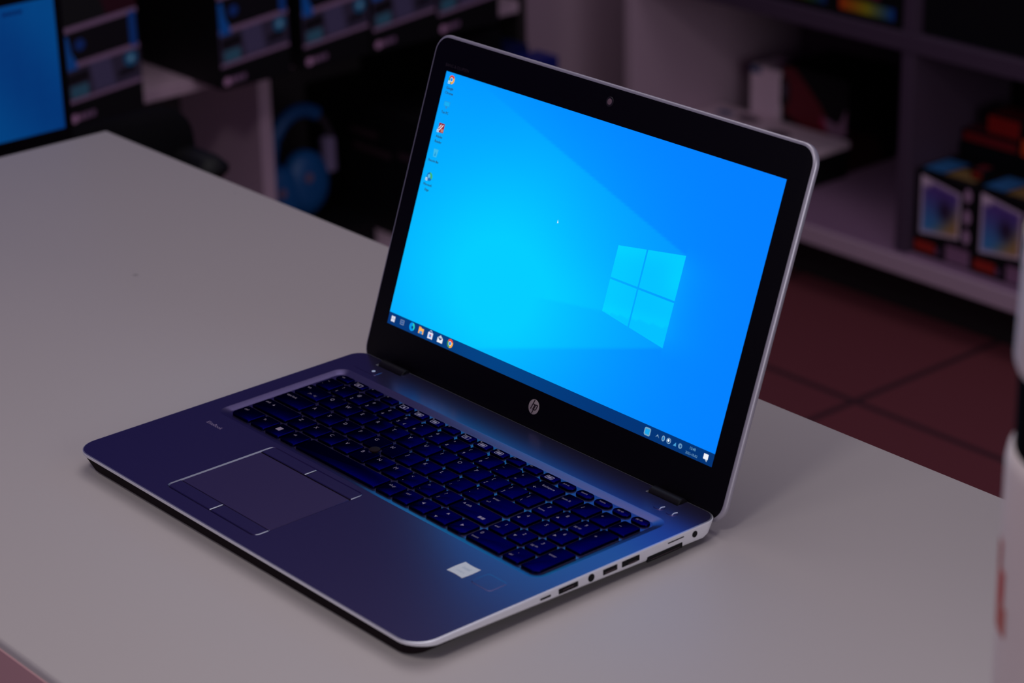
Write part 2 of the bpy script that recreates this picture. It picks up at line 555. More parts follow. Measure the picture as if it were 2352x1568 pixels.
q = MB().cyl((XR - 1.2, 229.3, -4.7), 'x', 2.3, 1.3, 24)
q.build('power_socket', M_port, laptop)

# hinges
for x0 in (31.0, 323.6):
    q = MB()
    q.cyl((x0, 248.6, -2.2), 'x', 4.7, 28.6, 24, e=.5)
    q.rbox(x0, 243.2, -8.5, x0 + 28.6, 249.5, -2.6, .4, .3)
    q.build('hinge', M_hinge, laptop)

# lid
ca, sa = cos(A), sin(A)
def LP(u, v, n=0.0):
    return (u, YB + v * ca - n * sa, ZB + v * sa + n * ca)

LB, LT = -35.5, 219.6
def lidloop(ins, n):
    return [LP(x, y, n) for x, y in rrect(ins, LB + ins, 383.4 - ins, LT - ins, (15 - ins, 14 - ins, 14 - ins, 15 - ins), 8)]
q = MB()
q.loft([lidloop(2.2, .0), lidloop(1.0, -.25), lidloop(.2, -1.0), lidloop(0, -2.2), lidloop(.4, -4.4), lidloop(2.2, -6.0), lidloop(5, -6.4)])
lid = q.build('lid_shell', mat('lid_silver', (176, 170, 182), .42, .5), laptop, angle=60)
q = MB()
q.loft([lidloop(2.3, -.2), lidloop(2.3, .12), lidloop(2.6, .2)], False, True)
bezel = q.build('bezel', M_bezel, laptop)
# wallpaper
SW, SH = 344.2, 193.5
U0 = 19.4
TB = 8.9           # task bar height
def wallpaper(u, v):
    g = 126 + 76 * exp(-((u - 98) / 150) ** 2 - ((v - 58) / 112) ** 2)
    g += 14 * exp(-(u / 90) ** 2 - ((v - 193) / 70) ** 2)
    up = 125 + (296 - u) * (188 - 125) / (296 - 74.3)      # upper light beam edge
    lo = 61 - (296 - u) * (61 - 35.2) / (296 - 208.1)
    mid = 69.4 - (233.6 - u) * (69.4 - 59.3) / (233.6 - 153.1)
    if u < 296:
        fade = smooth01((u - 40) / 130)
        s = smooth01((up - v) / 1.8 + .5)
        g += 17 * fade * s * smooth01((v - lo) / 3 + .5)
        if u < 233.6:
            f2 = smooth01((u - 120) / 90)
            g += 9 * f2 * (smooth01((v - mid) / 2 + .5)) * s * exp(-((v - mid) / 30) ** 2)
    else:
        g += 18 * exp(-(u - 296) / 15) * smooth01((v - 52) / 22) * smooth01((134 - v) / 22)
    return (0, max(118, min(206, g)), 255)
q = MB()
nx, ny = 230, 130
vs, cs = [], []
for j in range(ny + 1):
    for i in range(nx + 1):
        u, v = SW * i / nx, TB + (SH - TB) * j / ny
        vs.append(LP(U0 + u, v, .3)); cs.append(wallpaper(U0 + u, v))
fs = [(j * (nx + 1) + i, j * (nx + 1) + i + 1, (j + 1) * (nx + 1) + i + 1, (j + 1) * (nx + 1) + i) for j in range(ny) for i in range(nx)]
q.add(vs, fs, 0, cs)
display = q.build('display', M_screen, laptop, smooth=False, recalc=False)
# four window panes of the wallpaper emblem
q = MB()
def le(u):   # upper and lower edges of the emblem at u
    return 116 + (u - 233.2) * 9 / 62.9, 69.4 - (u - 233.4) * 8.4 / 62.6
def pane(u0, u1, upper):
    n = 14
    vs, cs = [], []
    for i in range(n + 1):
        u = u0 + (u1 - u0) * i / n
        t_, b_ = le(u)
        v0, v1 = ((93.7, t_) if upper else (b_, 92.3))
        for j in range(n + 1):
            v = v0 + (v1 - v0) * j / n
            g = 194 + 12 * exp(-((u - 296) / 14) ** 2 - ((v - 108) / 14) ** 2) + 8 * exp(-((u - 233) / 20) ** 2) \
                + 8 * smooth01((t_ - 93) / 20) * exp(-((v - t_) / 8) ** 2)
            ml = 69.4 + (u - 233.6) * .09
            if not upper:
                g += 8 * exp(-((v - ml) / 6) ** 2) if v > ml else -2
            vs.append(LP(u, v, .34)); cs.append((0, g, 255))
    q.add(vs, [(i * (n + 1) + j, (i + 1) * (n + 1) + j, (i + 1) * (n + 1) + j + 1, i * (n + 1) + j + 1) for i in range(n) for j in range(n)], 0, cs)
pane(233.3, 260.0, True); pane(261.4, 296.0, True); pane(233.3, 260.0, False); pane(261.4, 296.0, False)
q.build('wallpaper_emblem', M_screen, display, smooth=False, recalc=False)
# task bar
q = MB()
n = 40
vs = [LP(U0 + SW * i / n, v, .3) for i in range(n + 1) for v in (0, TB)]
cs = []
for i in range(n + 1):
    c = mix3((0, 52, 118), (0, 66, 132), exp(-((i / n - .35) / .25) ** 2))
    cs += [c, c]
q.add(vs, [(2 * i, 2 * i + 2, 2 * i + 3, 2 * i + 1) for i in range(n)], 0, cs)
q.build('task_bar', M_screen, display, smooth=False, recalc=False)

def disc(mb, u, v, r, col, n=.42, a0=0, a1=360, ri=0.0, k=20, ar=1.0):
    pts = []
    for i in range(k + 1):
        a = radians(a0 + (a1 - a0) * i / k)
        pts.append((cos(a), sin(a)))
    if ri > 0:
        vs = [LP(u + r * c * ar, v + r * s, n) for c, s in pts] + [LP(u + ri * c * ar, v + ri * s, n) for c, s in pts]
        mb.add(vs, [(i, i + 1, k + 2 + i, k + 1 + i) for i in range(k)], 0, col)
    else:
        vs = [LP(u, v, n)] + [LP(u + r * c * ar, v + r * s, n) for c, s in pts]
        mb.add(vs, [(0, i + 1, i + 2) for i in range(k)], 0, col)

def quad(mb, u0, v0, u1, v1, col, n=.42):
    mb.poly([LP(u0, v0, n), LP(u1, v0, n), LP(u1, v1, n), LP(u0, v1, n)], 0, col)

INK = (34, 70, 96)
def icon_text(mb, u, v, s, size=2.7):
    put_text(mb, s, size, u + .16, v + .08, lambda a, c: LP(a, c, .41), 0, INK, True)
    put_text(mb, s, size, u, v, lambda a, c: LP(a, c, .42), 0, INK, True)
def browser_wheel(mb, u, v, r, n=.42):
    disc(mb, u, v, r, (216, 70, 60), n, 30, 150)
    disc(mb, u, v, r, (70, 150, 90), n, 150, 270)
    disc(mb, u, v, r, (245, 170, 60), n, 270, 390)
    disc(mb, u, v, r * .52, (235, 235, 240), n + .04)
    disc(mb, u, v, r * .4, (40, 140, 245), n + .08)
def link_arrow(mb, u, v):
    quad(mb, u - 1.1, v - 1.1, u + 1.1, v + 1.1, (200, 235, 250), .6)
    mb.poly([LP(u - .7, v - .8, .64), LP(u + .2, v - .6, .64), LP(u + .8, v + .7, .64), LP(u - .1, v + .3, .64)], 0, (30, 110, 200))

q = MB(); browser_wheel(q, 27.2, 188.4, 3.3); link_arrow(q, 25.2, 186.2)
icon_text(q, 27.3, 181.0, 'Google'); icon_text(q, 27.6, 177.4, 'Chrome')
q.build('desktop_icon', M_screen, display, smooth=False, recalc=False)
q = MB(); quad(q, 25.0, 168.4, 31.6, 172.2, (30, 150, 225)); quad(q, 25.6, 168.9, 31.0, 171.7, (20, 175, 245), .46); quad(q, 27.4, 166.9, 29.4, 168.4, (40, 140, 210))
icon_text(q, 28.1, 162.9, 'Ten PC')
q.build('desktop_icon', M_screen, display, smooth=False, recalc=False)
q = MB()
quad(q, 25.0, 148.7, 31.4, 155.6, (150, 30, 50)); quad(q, 28.4, 149.2, 31.0, 151.6, (200, 130, 110), .46)
q.poly([LP(26.0, 150.2, .5), LP(27.0, 150.2, .5), LP(30.6, 154.6, .5), LP(29.6, 154.6, .5)], 0, (240, 230, 235))
q.poly([LP(25.0, 151.6, .5), LP(25.8, 151.2, .5), LP(28.2, 154.4, .5), LP(27.4, 154.6, .5)], 0, (220, 225, 235)); link_arrow(q, 25.4, 149.6)
icon_text(q, 28.0, 144.6, 'Adobe'); icon_text(q, 28.2, 140.8, 'Reader')
q.build('desktop_icon', M_screen, display, smooth=False, recalc=False)
q = MB()
q.poly([LP(26.6, 130.2, .42), LP(30.2, 130.2, .42), LP(31.0, 136, .42), LP(25.8, 136, .42)], 0, (60, 185, 235))
q.poly([LP(27.4, 131, .46), LP(29.4, 131, .46), LP(28.6, 134.6, .46)], 0, (20, 150, 220))
icon_text(q, 28.0, 126.2, 'Recycle Bin', 2.5)
q.build('desktop_icon', M_screen, display, smooth=False, recalc=False)
q = MB(); disc(q, 28.0, 115.0, 3.3, (20, 110, 190)); disc(q, 28.0, 115.0, 3.3, (60, 180, 120), .46, -30, 95, 1.2); disc(q, 27.4, 115.4, 1.5, (90, 190, 235), .5); link_arrow(q, 25.4, 112.8)
icon_text(q, 27.8, 108.1, 'Microsoft', 2.5); icon_text(q, 28.1, 104.3, 'Edge', 2.5)
q.build('desktop_icon', M_screen, display, smooth=False, recalc=False)
# task bar icons
def tb_icon(fn):
    q = MB(); fn(q); q.build('task_bar_icon', M_screen, display, smooth=False, recalc=False)
def i_win(q):
    for a, c in ((-1, -1), (0, -1), (-1, 0), (0, 0)):
        quad(q, 25.1 + a * 2.2 + .1, 4.6 + c * 2.2 + .1, 25.1 + a * 2.2 + 2.1, 4.6 + c * 2.2 + 2.1, (228, 228, 242))
def i_task(q):
    quad(q, 33.6, 3.0, 38.2, 6.8, (110, 130, 165)); quad(q, 34.2, 3.6, 37.6, 6.2, (30, 80, 150), .46); quad(q, 34.2, 4.7, 37.6, 5.1, (120, 140, 170), .5)
def i_edge(q):
    disc(q, 47.7, 4.9, 3.2, (0, 150, 235)); disc(q, 47.7, 4.9, 3.2, (40, 200, 190), .46, -40, 80, 1.0); disc(q, 48.3, 4.6, 1.1, (0, 62, 140), .5)
def i_fold(q):
    quad(q, 55.6, 2.6, 61.4, 6.8, (250, 180, 90)); quad(q, 55.6, 6.8, 58.2, 7.6, (225, 150, 80)); quad(q, 57.0, 2.6, 60.2, 4.6, (70, 150, 220), .46)
def i_store(q):
    quad(q, 66.6, 1.9, 72.2, 6.6, (226, 226, 244)); disc(q, 69.4, 6.6, 1.7, (170, 190, 225), .42, 0, 180, 1.1)
    quad(q, 68.2, 3.0, 70.6, 5.4, (60, 150, 230), .46); quad(q, 69.4, 4.2, 70.6, 5.4, (225, 90, 80), .5)
def i_mail(q):
    quad(q, 77.8, 2.2, 83.8, 5.6, (236, 238, 246)); q.poly([LP(77.8, 5.6, .42), LP(83.8, 5.6, .42), LP(80.8, 7.8, .42)], 0, (190, 200, 220))
    q.poly([LP(78.2, 5.6, .46), LP(80.8, 3.9, .46), LP(83.4, 5.6, .46)], 0, (60, 80, 120))
def i_chr(q):
    browser_wheel(q, 92.3, 4.9, 3.3)
GI = (120, 160, 195)
def i_cube(q):
    q.poly([LP(a, c, .42) for a, c in rrect(298.4, 1.7, 304.4, 7.3, 1.4, 3)], 0, (120, 165, 195)); quad(q, 299.3, 2.6, 303.5, 6.4, (30, 165, 235), .46)
def i_up(q):
    q.poly([LP(309.4, 3.4, .42), LP(311.2, 5.8, .42), LP(313, 3.4, .42), LP(311.2, 4.6, .42)], 0, GI)
def i_pen(q):
    disc(q, 316.7, 4.6, 2.0, GI, ar=.75); disc(q, 316.7, 4.6, 1.2, (20, 120, 190), .46, ar=.6)
def i_bat(q):
    disc(q, 321.9, 4.6, 2.0, GI, ar=1.05); disc(q, 321.9, 4.6, 1.4, (20, 70, 130), .44, ar=1.05); disc(q, 321.7, 4.8, .9, (240, 250, 255), .48)
def i_wifi(q):
    q.poly([LP(326.4, 3.0, .42), LP(329.2, 3.0, .42), LP(328.6, 5.6, .42)], 0, (70, 160, 215))
def i_snd(q):
    disc(q, 332.8, 4.5, 1.8, (100, 150, 190)); disc(q, 333.2, 4.5, .8, (30, 80, 150), .46)
def i_clock(q):
    put_text(q, '13:40', 2.6, 343.9, 5.3, lambda a, c: LP(a, c, .42), 0, (110, 175, 215), True)
    put_text(q, '2021-10-02', 2.4, 344.0, 1.6, lambda a, c: LP(a, c, .42), 0, (110, 165, 205), True)
def i_note(q):
    quad(q, 354.6, 3.2, 358.8, 6.8, (240, 242, 250)); q.poly([LP(356.4, 3.2, .42), LP(358.4, 3.2, .42), LP(358.2, 1.6, .42)], 0, (170, 190, 210))
for fn in (i_win, i_task, i_edge, i_fold, i_store, i_mail, i_chr, i_cube, i_up, i_pen, i_bat, i_wifi, i_snd, i_clock, i_note):
    tb_icon(fn)
q = MB(); q.poly([LP(170.4, 117.9, .42), LP(171.6, 115.8, .42), LP(170.9, 116.0, .42), LP(170.3, 115.4, .42)], 0, (235, 250, 255))
q.build('mouse_pointer', M_screen, display, smooth=False, recalc=False)

# webcam, emblem and lettering on the bezel
q = MB()
k = 24
lpz = lambda r, n: [LP(191.7 + r * cos(2 * pi * i / k), 207.4 + r * sin(2 * pi * i / k), n) for i in range(k)]
q.loft([lpz(3.6, .2), lpz(3.4, .4), lpz(2.6, .42), lpz(2.2, .3)], False, False, 0)
q.loft([lpz(2.2, .3), lpz(1.2, .45), lpz(.02, .5)], False, False, 1)
q.build('webcam', [mat('webcam_ring', (26, 20, 26), .4), mat('webcam_lens', (120, 95, 105), .25)], bezel)
q = MB()
CU, CV, CR = 191.6, -12.45, 5.35
ring = lambda r, n: [LP(CU + r * cos(2 * pi * i / 40), CV + r * sin(2 * pi * i / 40), n) for i in range(40)]
q.loft([ring(CR, .2), ring(CR, .34), ring(CR - .15, .38)], False, True, 0)
def bar(pts, n=.44):
    q.poly([LP(CU + a, CV + c, n) for a, c in pts], 1)
sl = .36                                    # slant of the letters
def stroke(u, v0, v1, w=.95):
    bar([(u + v0 * sl - w / 2, v0), (u + v0 * sl + w / 2, v0), (u + v1 * sl + w / 2, v1), (u + v1 * sl - w / 2, v1)])
stroke(-2.0, -2.2, 5.05)                     # h ascender
stroke(.15, -2.2, 1.5)                       # h right leg
bar([(-1.6 + 2.2 * sl, 2.2), (-1.6 + 1.4 * sl, 1.4), (.5 + 1.4 * sl, 1.4), (.3 + 2.2 * sl, 2.2)])
stroke(1.0, -5.05, 2.2)                      # p descender
stroke(3.0, -1.5, 1.5)
bar([(1.4 + 2.2 * sl, 2.2), (1.4 + 1.4 * sl, 1.4), (3.4 + 1.4 * sl, 1.4), (3.1 + 2.2 * sl, 2.2)])
bar([(1.4 - 1.4 * sl, -1.4), (1.4 - 2.2 * sl, -2.2), (2.9 - 2.2 * sl, -2.2), (3.4 - 1.4 * sl, -1.4)])
q.build('emblem', [M_logo, mat('emblem_ink', (40, 22, 32), .6)], bezel, recalc=False)
q = MB()
put_text(q, 'BANG & OLUFSEN', 3.3, 16.6, 196.9, lambda a, c: LP(a, c, .26))
q.build('bezel_lettering', mat('faint_bezel_ink', (40, 30, 40), .6), bezel, recalc=False)

# ------------------------------------------------------------------ counter
TX0, TX1, TY0, TY1 = -652.0, 1300.0, -163.5, 431.5
counter = thing('counter', 'long white laminate counter top carrying the laptop', 'counter', (324, 134, FLOOR))
q = MB().rbox(TX0, TY0, TABLE - 36, TX1, TY1, TABLE, 3, 2.2, n=3)
M_top = mat('white_laminate_top', (193, 184, 181), .48, 0, .35, .012, 7)
nt = M_top.node_tree
# fine specks and hairline scratches of a used worktop
bs = nt.nodes['Principled BSDF']
tc = nt.nodes.new('ShaderNodeTexCoord')
vo = nt.nodes.new('ShaderNodeTexVoronoi'); vo.inputs['Scale'].default_value = 9
nt.links.new(tc.outputs['Object'], vo.inputs['Vector'])
lt = nt.nodes.new('ShaderNodeMapRange'); lt.inputs['From Min'].default_value = .012; lt.inputs['From Max'].default_value = .03
lt.inputs['To Min'].default_value = .62; lt.inputs['To Max'].default_value = 1
nt.links.new(vo.outputs['Distance'], lt.inputs['Value'])
old = bs.inputs['Base Color'].links[0].from_socket
sc = nt.nodes.new('ShaderNodeVectorMath'); sc.operation = 'SCALE'
nt.links.new(old, sc.inputs[0]); nt.links.new(lt.outputs['Result'], sc.inputs['Scale'])
nt.links.new(sc.outputs['Vector'], bs.inputs['Base Color'])
q.build('counter_top', M_top, counter, angle=50)
MB().box(TX0 + 3, TY0 - 1.2, TABLE - 35, TX1 - 3, TY0 - .05, TABLE - 5, .4).build('edge_band', mat('pink_edge_band', (236, 184, 184), .5, noise=.02, nscale=8), counter)
M_front = mat('pinkish_laminate', (168, 120, 130), .55, noise=.03, nscale=8)
MB().box(TX0 + 20, TY0 + 12, FLOOR + 60, TX1 - 20, TY0 + 30, TABLE - 36, 1).build('front_panel', M_front, counter)
for x in (TX0 + 10, TX1 - 28):
    MB().box(x, TY0 + 30.5, FLOOR, x + 18, TY1 - 10, TABLE - 36, 1).build('side_panel', M_front, counter)
MB().box(TX0 + 30, TY0 + 40, FLOOR, TX1 - 30, TY0 + 58, FLOOR + 60, 1).build('plinth', M_kick, counter)

# white bottle at the right edge, close to the camera
bx, by = 835.0, 48.0
bottle = thing('bottle', 'tall white bottle with black collar, cut by the frame edge beside the laptop', 'bottle', (bx, by, TABLE))
M_bot = mat('cream_plastic', (252, 236, 228), .5, noise=.02, nscale=20)
q = MB().lathe((bx, by, TABLE), [(54, 0), (56, 4), (56, 276), (55, 281), (53, 283)], 48)
body = q.build('body', M_bot, bottle)
q = MB()
for a0, a1, z0, z1, c in ((222, 236, 212, 228, (216, 56, 40)), (221, 230, 228, 240, (206, 60, 48)), (222, 240, 198, 212, (212, 100, 84))):
    n = 8
    vs = []
    for i in range(n + 1):
        a = radians(a0 + (a1 - a0) * i / n)
        vs += [(bx + 56.3 * cos(a), by + 56.3 * sin(a), TABLE + z0), (bx + 56.3 * cos(a), by + 56.3 * sin(a), TABLE + z1)]
    q.add(vs, [(2 * i, 2 * i + 2, 2 * i + 3, 2 * i + 1) for i in range(n)], 0, c)
q.build('red_print', M_print, bottle, recalc=False)
MB().lathe((bx, by, TABLE + 283), [(52.8, 0), (52.8, 38)], 48).build('collar', mat('black_collar', (6, 4, 6), .9, 0, .05), bottle)
MB().lathe((bx, by, TABLE + 321), [(54, 0), (55, 3), (53.5, 60), (50, 64)], 48).build('shoulder', M_bot, bottle)
MB().lathe((bx, by, TABLE + 385), [(49, 0), (49, 18), (44, 24)], 48).build('cap', mat('green_cap', (40, 80, 50), .5), bottle)

# ------------------------------------------------------------------ room
M_tile = bpy.data.materials.new('brown_floor_tiles'); M_tile.use_nodes = True
nt = M_tile.node_tree; bs = nt.nodes['Principled BSDF']; bs.inputs['Roughness'].default_value = .55
bs.inputs['Specular IOR Level'].default_value = .3
tc = nt.nodes.new('ShaderNodeTexCoord')
mp = nt.nodes.new('ShaderNodeMapping'); mp.inputs['Location'].default_value = (.818, -1.745, 0)
bk = nt.nodes.new('ShaderNodeTexBrick'); bk.offset = 0; bk.squash = 1
bk.inputs['Scale'].default_value = 1
bk.inputs['Brick Width'].default_value = .42; bk.inputs['Row Height'].default_value = .42
bk.inputs['Mortar Size'].default_value = .007; bk.inputs['Mortar Smooth'].default_value = .2
bk.inputs['Color1'].default_value = lin((116, 56, 64)); bk.inputs['Color2'].default_value = lin((110, 53, 62)); bk.inputs['Mortar'].default_value = lin((62, 36, 44))
nt.links.new(tc.outputs['Object'], mp.inputs['Vector']); nt.links.new(mp.outputs['Vector'], bk.inputs['Vector'])
nt.links.new(bk.outputs['Color'], bs.inputs['Base Color'])
M_wall = mat('shop_wall', (50, 36, 142), .8, noise=.03, nscale=3)
tag(MB().box(-1915, -1600, FLOOR - 40, 2400, 2620, FLOOR, 0.5).build('floor', M_tile, org=(0, 0, FLOOR)), kind='structure')
tag(MB().box(-1915, -1600, FLOOR, -1814, 2620, 1900, .5).build('wall_left', M_wall), kind='structure')
tag(MB().box(-1813.5, 1782, FLOOR + 1, -1806, 2519, 260, .5).build('trim_1', M_panel), kind='structure')
tag(MB().box(-1813.5, 2520, FLOOR, 2400, 2620, 1900, .5).build('wall_back', M_wall), kind='structure')

# ------------------------------------------------------------------ shelving along the back wall
unit = thing('shelf_unit', 'pale shelving unit on a dark plinth along the back wall, behind the laptop', 'shelf', (-700, 2250, FLOOR))
RX0, RX1 = -1592.0, 200.0
def panel(name, x0, y0, z0, x1, y1, z1, parent, m=None, e=1.0):
    return MB().box(x0, y0, z0, x1, y1, z1, e).build(name, m or M_panel, parent)
panel('bottom_board', RX0, 1998, -667, RX1, 2440, -638, unit, mat('shaded_board_laminate', (140, 104, 136), .55, noise=.03, nscale=6))  # darker colour paints in the shade below the middle board
panel('lit_edge_strip', RX0, 1990, -667, RX1, 1997.8, -638, unit)  # added strip, paler to paint the light on the board's rim
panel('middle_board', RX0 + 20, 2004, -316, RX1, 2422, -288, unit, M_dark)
panel('top_board', RX0 + 20, 2004, 60, RX1, 2422, 88, unit)
panel('side_panel', RX0, 2004, -638, RX0 + 20, 2422, 88, unit)
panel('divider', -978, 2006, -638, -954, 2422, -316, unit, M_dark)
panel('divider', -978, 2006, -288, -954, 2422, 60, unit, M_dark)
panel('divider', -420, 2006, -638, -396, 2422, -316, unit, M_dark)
panel('back_panel', RX0, 2422, -638, RX1, 2440, 88, unit, mat('mid_back_panel', (100, 76, 92), .6))
panel('plinth', RX0, 2075, FLOOR, RX1, 2095, -667, unit, M_kick)

# ------------------------------------------------------------------ shelving along the left wall
lunit = thing('shelf_unit', 'pale shelving unit along the left wall holding the row of black headset boxes', 'shelf', (-1690, 1030, FLOOR))
M_inner = mat('dark_back_panel', (34, 22, 30), .7)
panel('bottom_board', -1810, 300, -667, -1545, 1776, -638, lunit)
panel('upper_board', -1800, 300, -324, -1580, 1760, -305, lunit)
panel('partition', -1800, 1241, -638, -1580, 1264, -324, lunit)
panel('partition', -1800, 640, -638, -1580, 663, -324, lunit)
panel('top_board', -1800, 300, -84, -1580, 1760, -64, lunit)
panel('end_panel', -1810, 1760, -638, -1580, 1776, 200, lunit, M_kick)
panel('back_panel', -1810, 300, -638, -1800, 1760, 200, lunit, M_inner)
panel('plinth', -1790, 300, FLOOR, -1640, 1760, -667, lunit, M_kick)

# retail boxes with a headset picture, one row on the left shelf
def headset_box():
    x, y0, z0 = -1500.0, 870.0, -304.8
    w, h, d = 124.0, 200.0, 212.0
    t = thing('headset_box', 'black headset box beside the monitor, nearest of the row on the left shelf', 'box', (x - d / 2, y0 + w / 2, z0), 'headset boxes on the left shelf')
    MB().box(x - d, y0, z0, x, y0 + w, z0 + h, 1).build('carton', M_black, t)
    q = MB()
    sh = .09
    def P(s, v, k=1):
        return (x + .15 + .12 * k, y0 + s, z0 + v + s * sh)
    def Q(pts, col, k=1):
        q.poly([P(s, v, k) for s, v in pts], 0, col)
    LIL = (150, 116, 150)
    Q([(1, 36), (122, 36), (122, 86), (1, 86)], (62, 54, 78))
    Q([(46, 40), (80, 40), (74, 84), (40, 84)], (84, 76, 112), 2)
    Q([(4, 58), (40, 60), (38, 76), (4, 74)], (14, 12, 20), 2)
    Q([(84, 48), (116, 50), (112, 60), (88, 58)], (16, 14, 26), 2)
    Q([(8, 39), (36, 39), (36, 56), (8, 56)], (60, 112, 136), 2)
    Q([(1, 33), (122, 33), (122, 38), (1, 38)], LIL, 3)
    Q([(1, 82), (122, 82), (122, 89), (1, 89)], LIL, 3)
    Q([(1, 89), (122, 89), (122, 136), (1, 136)], (6, 5, 12), 1)
    Q([(1, 133), (122, 133), (122, 140), (1, 140)], LIL, 3)
    Q([(1, 140), (122, 140), (122, 188), (1, 188)], (18, 20, 20), 1)
    Q([(74, 140), (122, 140), (122, 188), (60, 188)], (52, 6, 22), 2)
    Q([(2, 80), (22, 80), (20, 90), (13, 104), (9, 128), (2, 128)], (10, 100, 190), 4)
    Q([(108, 88), (119, 84), (119, 136), (108, 136)], (10, 76, 160), 4)
    q.add([P(28 + 8 * cos(i * pi / 8), 112 + 8 * sin(i * pi / 8), 4) for i in range(16)], [tuple(range(16))], 0, (16, 62, 140))
    q.add([P(107 + 11 * cos(i * pi / 8), 70 + 11 * sin(i * pi / 8), 4) for i in range(16)], [tuple(range(16))], 0, (20, 104, 150))
    q.add([P(107 + 4.5 * cos(i * pi / 8), 70 + 4.5 * sin(i * pi / 8), 5) for i in range(16)], [tuple(range(16))], 0, (130, 190, 220))
    q.add([P(10 + 6 * cos(i * pi / 8), 11 + 6 * sin(i * pi / 8), 4) for i in range(16)], [tuple(range(16))], 0, (190, 140, 180))
    Q([(17, 7), (24, 7), (24, 15), (17, 15)], (150, 110, 145), 4)
    Q([(26, 7), (33, 7), (33, 15), (26, 15)], (140, 104, 140), 4)
    Q([(35, 7), (43, 7), (43, 15), (35, 15)], (126, 92, 126), 4)
    q.build('front_print', M_print, t, recalc=False)
    return t
hb = headset_box()
dup(hb, (0, 255, 0), 'black headset box on the left shelf, with its bare black side facing the monitor')
dup(hb, (0, 402, 0), 'black headset box in the middle of the row of five on the left shelf')
dup(hb, (0, 531, 0), 'black headset box, second from the corner end of the row on the left shelf')
dup(hb, (0, 657, 0), 'black headset box above the laptop lid corner, last of the row on the left shelf')

# monitor at the far left and the low desk it stands on
mon = thing('monitor', 'monitor with a plain blue page at the upper left, beyond the counter', 'monitor', (-880, 300, -150))
X = -850.0
mz0, mz1, my0, my1 = -86.0, 86.0, 190.0, 507.0
q = MB().rbox(my0, mz0, 0, my1, mz1, 26, 3, 1.2, T=lambda a, c, d: (X - 26 + d, a, c))
q.build('casing', M_bezel, mon)
q = MB()
ny_, nz_ = 12, 8
vs, cs = [], []
for j in range(nz_ + 1):
    for i in range(ny_ + 1):
        y, z = my0 + 10 + (my1 - my0 - 20) * i / ny_, mz0 + 14 + (mz1 - mz0 - 28) * j / nz_
        vs.append((X + .4, y, z)); cs.append(mix3((0, 50, 112), (0, 64, 126), .5 + .5 * sin(i * .9 + j * .5)))
q.add(vs, [(j * (ny_ + 1) + i, j * (ny_ + 1) + i + 1, (j + 1) * (ny_ + 1) + i + 1, (j + 1) * (ny_ + 1) + i) for j in range(nz_) for i in range(ny_)], 0, cs)
for i in range(4):
    y = 436 + i * 6
    q.poly([(X + .8, y, 61), (X + .8, y + 4.5, 61.5), (X + .8, y + 4.5, 65.5), (X + .8, y, 65)], 0, (0, 24, 78))
q.build('screen', M_screen, mon, smooth=False, recalc=False)
q = MB().box(X - 48, 225, -144, X - 26, 275, 30, 2)
q.build('stand', M_bezel, mon)
MB().rbox(X - 140, 195, -150, X + 40, 295, -143, 20, 2).build('foot', M_bezel, mon)
desk = thing('side_desk', 'low dark side desk under the monitor, mostly hidden by the counter', 'desk', (-880, 0, FLOOR))
MB().box(-1080, -300, -172, -690, 305, -150, 1).build('desk_top', M_kick, desk)
for y in (-290, 275):
    MB().box(-1070, y, FLOOR, -700, y + 20, -172, 1).build('side_panel', M_kick, desk)

# black office chair between counter and shelf
ch = thing('office_chair', 'black office chair standing behind the far corner of the counter', 'chair', (-860, 650, FLOOR))
def cushion(mb, x0, y0, z0, x1, y1, z1, r=30):
    return mb.rbox(x0, y0, z0, x1, y1, z1, r, min(r * .6, (z1 - z0) * .4), n=5)
cushion(MB(), -990, 490, -345, -720, 748, -280, 45).build('seat', M_fabric, ch, angle=60)
q = MB().rbox(490, -330, 0, 742, -126, 34, 40, 10, n=6, T=lambda a, c, d: (-1010 + d + (c + 126) * -.1, a, c))
q.build('backrest', M_fabric, ch, angle=60)
for y in (474, 698):
    q = MB()
    cushion(q, -985, y, -202, -900, y + 46, -174, 20)
    q.tube([(-945, y + 23, -190), (-940, y + 23, -270), (-900, y + 20, -312)], 12)
    q.build('armrest', M_chair, ch, angle=60)
q = MB().cyl((-860, 650, FLOOR + 70), 'z', 26, 352, 20)
q.build('gas_column', M_chair, ch)
for i in range(5):
    a = 2 * pi * i / 5 + .3
    e = (-860 + 270 * cos(a), 650 + 270 * sin(a))
    leg = MB().tube([(-860, 650, FLOOR + 95), (e[0], e[1], FLOOR + 62)], [24, 15]).build('leg', M_chair, ch)
    MB().cyl((e[0] - 12, e[1], FLOOR + 27), 'x', 27, 24, 20, e=3).build('caster', M_rubber, leg)

